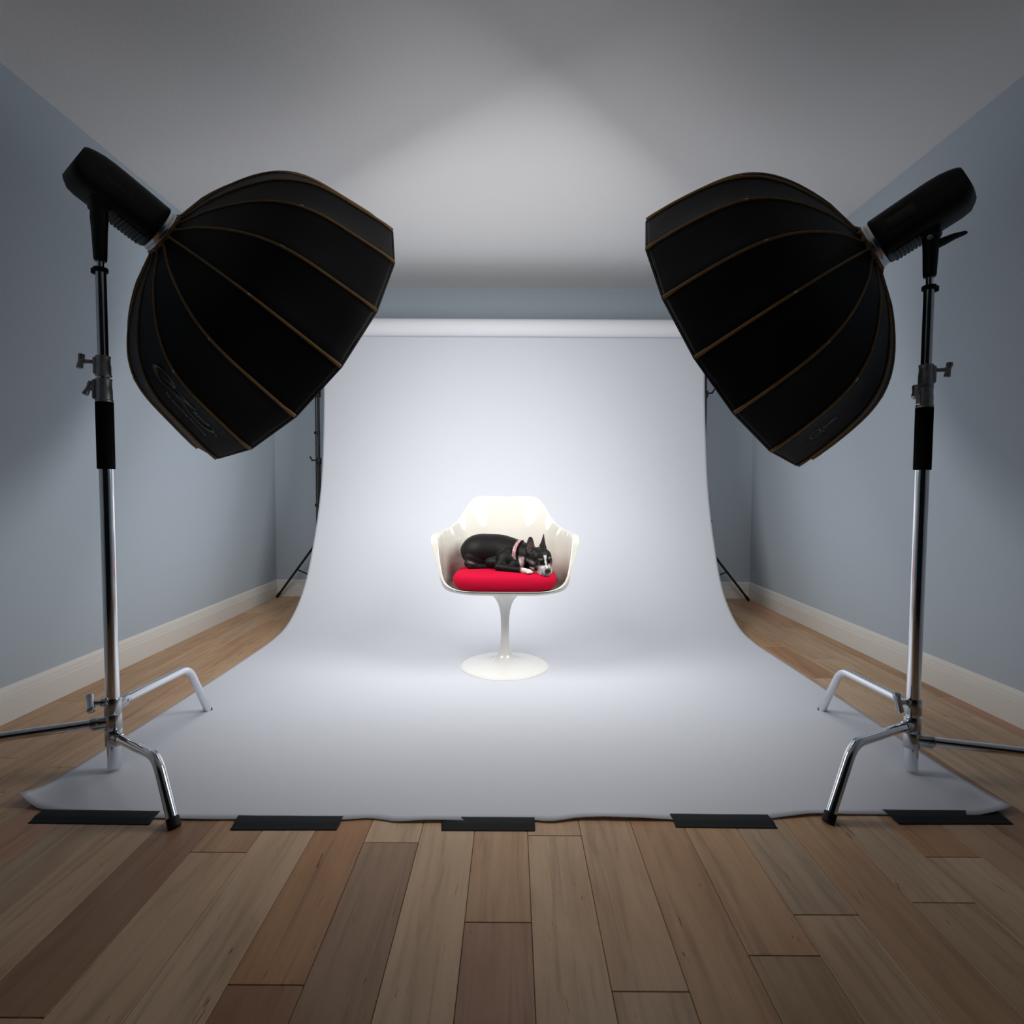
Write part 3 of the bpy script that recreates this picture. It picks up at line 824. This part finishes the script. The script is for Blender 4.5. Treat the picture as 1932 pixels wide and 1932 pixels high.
# ------------------------------------------------------------------ dog
Fd = Vector((.43, -.88, -.15)).normalized()          # where the face looks
Sd = Vector((-.87, -.50, -.11)); Sd = (Sd-Fd*Sd.dot(Fd)).normalized()
Up = Sd.cross(Fd).normalized()
if Up.z < 0: Up = -Up
HK = 1.07
H = Vector((.129, 2.628, .5605))
def hp(f, s, u): return H+(Fd*f+Sd*s+Up*u)*HK
def ell(bm, c, r, axes=None, n=20):
    t = bmesh.new(); bmesh.ops.create_uvsphere(t, u_segments=n*2, v_segments=n, radius=1)
    if axes is not None: r = [q*HK for q in r]
    A = axes or (Vector((1, 0, 0)), Vector((0, 1, 0)), Vector((0, 0, 1))); c = Vector(c)
    mp = {v: bm.verts.new(c+A[0]*v.co.x*r[0]+A[1]*v.co.y*r[1]+A[2]*v.co.z*r[2]) for v in t.verts}
    for f in t.faces: bm.faces.new([mp[v] for v in f.verts])
    t.free()
def limb(bm, pts, rads, n=20):
    """tapered limb: many overlapping rings plus end balls"""
    tube(bm, pts, rads, n); ell(bm, pts[0], [rads[0]]*3, n=10); ell(bm, pts[-1], [rads[-1]]*3, n=10)
def smooth_path(pts, m=6):
    T = list(range(len(pts))); return [tuple(catmull(T, [p[c] for p in pts], s) for c in range(len(pts[0]))) for s in np.linspace(0, len(pts)-1, (len(pts)-1)*m+1)]
HA = (Fd, Sd, Up)
def build_dog():
    bm = bmesh.new()
    # trunk: one loft from rump to neck (x, y, z, ry, rz)
    spine = smooth_path([(-.240, 2.795, .552, .020, .028), (-.228, 2.79, .562, .058, .058), (-.200, 2.785, .573, .086, .076), (-.160, 2.782, .580, .098, .082), (-.11, 2.78, .580, .094, .082), (-.06, 2.772, .578, .090, .082),
                         (-.015, 2.755, .572, .086, .078), (.025, 2.730, .570, .076, .068), (.055, 2.702, .571, .060, .058), (.085, 2.672, .568, .052, .053), (.112, 2.650, .561, .046, .046)], 5)
    rings = []; n = 36
    for i, (x, y, z, ry, rz) in enumerate(spine):
        a = spine[max(0, i-1)]; c = spine[min(len(spine)-1, i+1)]
        d = Vector((c[0]-a[0], c[1]-a[1], (c[2]-a[2])*.5)).normalized(); s = Vector((0, 0, 1)).cross(d).normalized(); u = d.cross(s)
        ring = []
        for k in range(n):
            th = 2*PI*k/n; p = Vector((x, y, z))+s*math.cos(th)*ry+u*math.sin(th)*rz
            p.z = max(p.z, .4975+.002*math.sin(k)); ring.append(bm.verts.new(p))
        rings.append(ring)
    for a, c in zip(rings, rings[1:]):
        for k in range(n): bm.faces.new((a[k], a[(k+1) % n], c[(k+1) % n], c[k]))
    bm.faces.new(rings[0]); bm.faces.new(rings[-1])
    # haunch, folded hind leg
    ell(bm, (-.178, 2.722, .548), (.056, .034, .050)); ell(bm, (-.190, 2.722, .520), (.046, .036, .026))
    limb(bm, [(-.205, 2.700, .508), (-.165, 2.700, .507), (-.118, 2.706, .506)], [.014, .012, .0125])
    # belly and brisket
    ell(bm, (-.05, 2.715, .530), (.090, .052, .038)); ell(bm, (.045, 2.685, .540), (.030, .042, .042)); ell(bm, (.020, 2.66, .526), (.045, .036, .030)); ell(bm, (-.02, 2.68, .545), (.060, .045, .050))
    # near foreleg: shoulder, upper arm, elbow, forearm, paw
    ell(bm, (-.012, 2.698, .570), (.040, .030, .048)); limb(bm, [(-.015, 2.690, .568), (-.040, 2.665, .540), (-.062, 2.645, .519)], [.040, .032, .023])
    limb(bm, [(-.066, 2.640, .516), (-.030, 2.622, .513), (.005, 2.608, .510), (.040, 2.594, .508), (.062, 2.584, .506)], [.0205, .0205, .0175, .0140, .0135])
    ell(bm, (.072, 2.578, .505), (.021, .015, .0125))
    for (tx, ty, tz, r) in ((.086, 2.587, .502, .0075), (.089, 2.577, .502, .0082), (.084, 2.568, .5015, .0080), (.075, 2.562, .501, .0072)):
        ell(bm, (tx, ty, tz), (r*1.25, r, r*.95), n=10)
    # far foreleg under the chin
    limb(bm, [(.05, 2.68, .515), (.085, 2.665, .508), (.125, 2.65, .504)], [.020, .016, .013])
    # head
    ell(bm, hp(-.004, 0, .004), (.052, .0525, .049), HA); ell(bm, hp(.022, 0, .010), (.036, .046, .040), HA)
    ell(bm, hp(.010, .026, -.016), (.036, .028, .034), HA); ell(bm, hp(.010, -.026, -.016), (.036, .028, .034), HA)
    ell(bm, hp(.050, 0, -.034), (.030, .029, .021), HA); ell(bm, hp(.052, .015, -.045), (.026, .0175, .0185), HA); ell(bm, hp(.052, -.015, -.045), (.026, .0175, .0185), HA)
    ell(bm, hp(.045, 0, -.055), (.034, .024, .013), HA); ell(bm, hp(.018, 0, -.044), (.040, .036, .026), HA)
    ell(bm, hp(.046, 0, -.010), (.018, .014, .017), HA)
    for s in (1, -1):
        ell(bm, hp(.038, s*.0275, -.004), (.0155, .0155, .0155), HA)        # brow and eye ball bulge
        ell(bm, hp(.030, s*.036, -.012), (.014, .012, .013), HA)
    # ears
    for base, tip, wdir, wb in ((hp(-.014, .036, .026), Vector((.0865, 2.660, .6605)), Vector((.95, -.22, .12)), .0225), (hp(-.014, -.024, .034), Vector((.1525, 2.680, .6755)), Vector((.95, -.25, -.10)), .0215)):
        wdir = wdir.normalized(); ax = (tip-base); nd = ax.cross(wdir).normalized(); prev = None; m = 12
        sec = [(0, 1.08, .55), (.15, .96, .40), (.35, .66, .26), (.55, .44, .20), (.75, .28, .17), (.90, .17, .14), (1.0, .09, .08)]
        if wb > .022: sec = [(0, .95, .55), (.15, 1.0, .40), (.35, 1.0, .26), (.55, .92, .20), (.75, .76, .17), (.90, .56, .14), (1.0, .30, .08)]
        rr = []
        for t, wf, df in sec:
            cpt = base+ax*t-nd*.0*t
            rr.append([bm.verts.new(cpt+wdir*math.cos(2*PI*k/m)*wb*wf+nd*math.sin(2*PI*k/m)*wb*df) for k in range(m)])
        for a, c in zip(rr, rr[1:]):
            for k in range(m): bm.faces.new((a[k], a[(k+1) % m], c[(k+1) % m], c[k]))
        bm.faces.new(rr[0]); bm.faces.new(rr[-1])
        ell(bm, base-Up*.004, (.018, .018, .016), HA, 10)
    bmesh.ops.recalc_face_normals(bm, faces=bm.faces)
    me = bpy.data.meshes.new('tmp_dog'); bm.to_mesh(me); bm.free()
    o = bpy.data.objects.new('tmp_dog', me); C.objects.link(o)
    rm = o.modifiers.new('r', 'REMESH'); rm.mode = 'VOXEL'; rm.voxel_size = .0026; rm.adaptivity = 0
    sm = o.modifiers.new('s', 'SMOOTH'); sm.factor = .5; sm.iterations = 7
    bpy.context.view_layer.update()
    out = bpy.data.meshes.new_from_object(o.evaluated_get(bpy.context.evaluated_depsgraph_get()))
    bpy.data.objects.remove(o); bpy.data.meshes.remove(me)
    out.name = 'dog'
    # fur markings, fixed to the coat
    ca = out.color_attributes.new('fur', 'FLOAT_COLOR', 'POINT')
    nz = lambda p, s, o_=0: noise.noise(Vector((p.x*s+o_, p.y*s, p.z*s)))
    def sstep(a, b_, x):
        t = max(0, min(1, (x-a)/(b_-a))); return t*t*(3-2*t)
    black = Vector((.0045, .0045, .0052)); warm = Vector((.0085, .006, .0055)); white = Vector((.62, .58, .57)); grey = Vector((.17, .155, .155)); pinkw = Vector((.60, .44, .42))
    cols = []
    for v in out.vertices:
        p = v.co; q = (p-H)/HK; f, s, u = q.dot(Fd), q.dot(Sd), q.dot(Up)
        c = black.lerp(warm, .5+.5*nz(p, 14)); n1 = nz(p, 260); n2 = nz(p, 90, 7)
        inhead = f > -.04 and abs(s) < .07 and p.x > .06
        if inhead:
            # blaze down the forehead, narrow, ending between the eyes
            wdt = .0045+.0030*sstep(.002, .03, u); bl = (1-sstep(wdt*.75, wdt*1.15, abs(s-.001)))*sstep(.02, .03, f)*(1-sstep(.026, .031, u))*sstep(-.030, -.022, u)
            c = c.lerp(white, bl)
            # small white nick between the ears
            cr = math.exp(-((f+.014)/.010)**2-((s-.004)/.007)**2)*sstep(.040, .046, u); c = c.lerp(white, min(1, cr*1.3))
            # grizzled muzzle
            mz = sstep(.030, .044, f-.15*abs(s))*(1-sstep(-.022, -.012, u)); side = sstep(.006, .018, abs(s))
            mm = mz*(.62+.5*n1)*(0.5+.45*side); c = c.lerp(grey.lerp(white, .5+.5*n2), max(0, min(1, mm*1.25)))
            lo = (1-sstep(-.050, -.038, u+.15*n1*.05))*sstep(-.012, .010, f)*(1-sstep(.064, .076, f)); c = c.lerp(white, lo*(.62+.5*n1))
            # white side line from the blaze round the nose bridge
            br = math.exp(-((u+.020)/.005)**2)*sstep(.040, .050, f)*(1-sstep(.066, .072, f)); c = c.lerp(white, br*.7)
            # grey brows and cheek frost
            for ss_ in (1, -1):
                e = math.exp(-((u-.013)/.004)**2-((s-ss_*.022)/.007)**2)*sstep(.02, .035, f); c = c.lerp(grey*1.5, min(1, e*(.9+n1)))
                e = math.exp(-((u+.004)/.007)**2-((s-ss_*.049)/.005)**2); c = c.lerp(grey*1.3, min(1, e*(.8+n1)))
        # inner ear
        if u > .048 and inhead and v.normal.y < -.25 and s > .005: c = c.lerp(Vector((.040, .018, .014)), .8)
        if inhead and .030 < u < .048 and s > .030 and v.normal.y < 0: c = c.lerp(grey, max(0, .05+.3*n2))
        # white chest between collar and jaw
        ch = sstep(.032, .038, p.x+.25*(p.z-.54))*(1-sstep(.054, .060, p.x+.004*n2))*(1-sstep(.556, .572, p.z+.006*n2))*(1 if p.y < 2.70 else 0)
        if p.x < .07 and p.z > .512 and not (p.y < 2.618 and p.z < .528): c = c.lerp(pinkw, ch*.9)
        # paw
        pw = sstep(.030, .052, p.x+.010*n2)*(1-sstep(.520, .526, p.z))*(1-sstep(2.612, 2.622, p.y))*(1 if p.x < .104 else 0)
        c = c.lerp(white.lerp(pinkw, .35), pw*(.92+.2*n1))
        # pale hock patch
        hk = math.exp(-((p.x+.203)/.018)**2-((p.z-.530+.35*(p.x+.2))/.0055)**2)*(1 if p.y < 2.72 else 0); c = c.lerp(grey, hk*.6)
        cols += [max(0, c.x), max(0, c.y), max(0, c.z), 1]
    ca.data.foreach_set('color', cols)
    m = attr_mat('dog_coat', 'fur', .52, spec=.15, bump=.18, bscale=500)
    m.node_tree.nodes['Principled BSDF'].inputs['Sheen Weight'].default_value = .0
    o = link('dog', out, m, angle=180)
    return o
dog = build_dog()
tag(dog, 'small black and white dog with upright ears, lying curled on the red cushion', 'dog')
M_EYE = mat('dog_eye', (.006, .004, .003), .04, spec=.8, coat=1.0)
M_NOSE = mat('dog_nose', (.008, .007, .008), .32, spec=.5, bump=.4, bscale=900)
M_CLAW = mat('claw', (.05, .035, .03), .4)
for s in (1, -1):
    bm = bmesh.new(); ell(bm, hp(.0462, s*.0295, -.0055), (.0078, .0082, .0082), HA); obj('eye', bm, M_EYE, dog)
bm = bmesh.new(); ell(bm, hp(.0790, 0, -.033), (.0075, .0125, .0095), HA); ell(bm, hp(.0780, .007, -.037), (.006, .006, .006), HA); ell(bm, hp(.0780, -.007, -.037), (.006, .006, .006), HA)
obj('nose', bm, M_NOSE, dog)
bm = bmesh.new()
for (x, y, z) in ((.0935, 2.573, .4995), (.0885, 2.5625, .499), (.079, 2.556, .499)): ell(bm, (x, y, z), (.003, .0022, .0022), n=8)
obj('claws', bm, M_CLAW, dog)
# collar: flat band of pink, white and wine pattern
def build_collar():
    m = bpy.data.materials.new('patterned_webbing'); m.use_nodes = True; nt = m.node_tree
    b = nt.nodes['Principled BSDF']; b.inputs['Roughness'].default_value = .7
    tc = nt.nodes.new('ShaderNodeTexCoord'); vo = nt.nodes.new('ShaderNodeTexVoronoi'); vo.inputs['Scale'].default_value = 190
    r = nt.nodes.new('ShaderNodeValToRGB'); cr = r.color_ramp; cr.interpolation = 'CONSTANT'
    cr.elements[0].position = 0; cr.elements[0].color = (.62, .30, .34, 1); cr.elements[1].position = .38; cr.elements[1].color = (.16, .014, .035, 1)
    e = cr.elements.new(.66); e.color = (.55, .40, .42, 1)
    nt.links.new(tc.outputs['Object'], vo.inputs['Vector']); nt.links.new(vo.outputs['Distance'], r.inputs[0]); 
    mp = nt.nodes.new('ShaderNodeMath'); mp.operation = 'MULTIPLY'; mp.inputs[1].default_value = 1.15
    nt.links.new(vo.outputs['Distance'], mp.inputs[0]); nt.links.new(mp.outputs[0], r.inputs[0]); nt.links.new(r.outputs[0], b.inputs['Base Color'])
    bm = bmesh.new(); c = Vector((.036, 2.715, .570)); ax = Vector((.95, -.31, .0)).normalized()
    up_ = Vector((0, 0, 1)); s = up_.cross(ax).normalized(); u = ax.cross(s); n = 64; rows = []
    for (w_, rr) in ((-.0088, 0), (-.0084, .0016), (.0084, .0016), (.0088, 0)):
        row = []
        for k in range(n):
            th = 2*PI*k/n
            p = c+ax*(w_-.005*math.cos(th*2))+s*math.cos(th)*(.0775+rr)+u*math.sin(th)*(.0680+rr)
            p.z = max(p.z, .5015); row.append(bm.verts.new(p))
        rows.append(row)
    for a, b_ in zip(rows, rows[1:]+rows[:1]):
        for k in range(n): bm.faces.new((a[k], a[(k+1) % n], b_[(k+1) % n], b_[k]))
    o = obj('collar', bm, m, dog); o['label'] = 'pink, white and wine patterned collar'
    bm = bmesh.new(); th = math.radians(200)
    p = c+s*math.cos(math.radians(195))*.077+u*math.sin(math.radians(195))*.072
    rbox(bm, p+ax*.0, (.004, .017, .005), Matrix((s, ax, u)).transposed(), .001)
    obj('collar_buckle', bm, M_CAST, o)
build_collar()
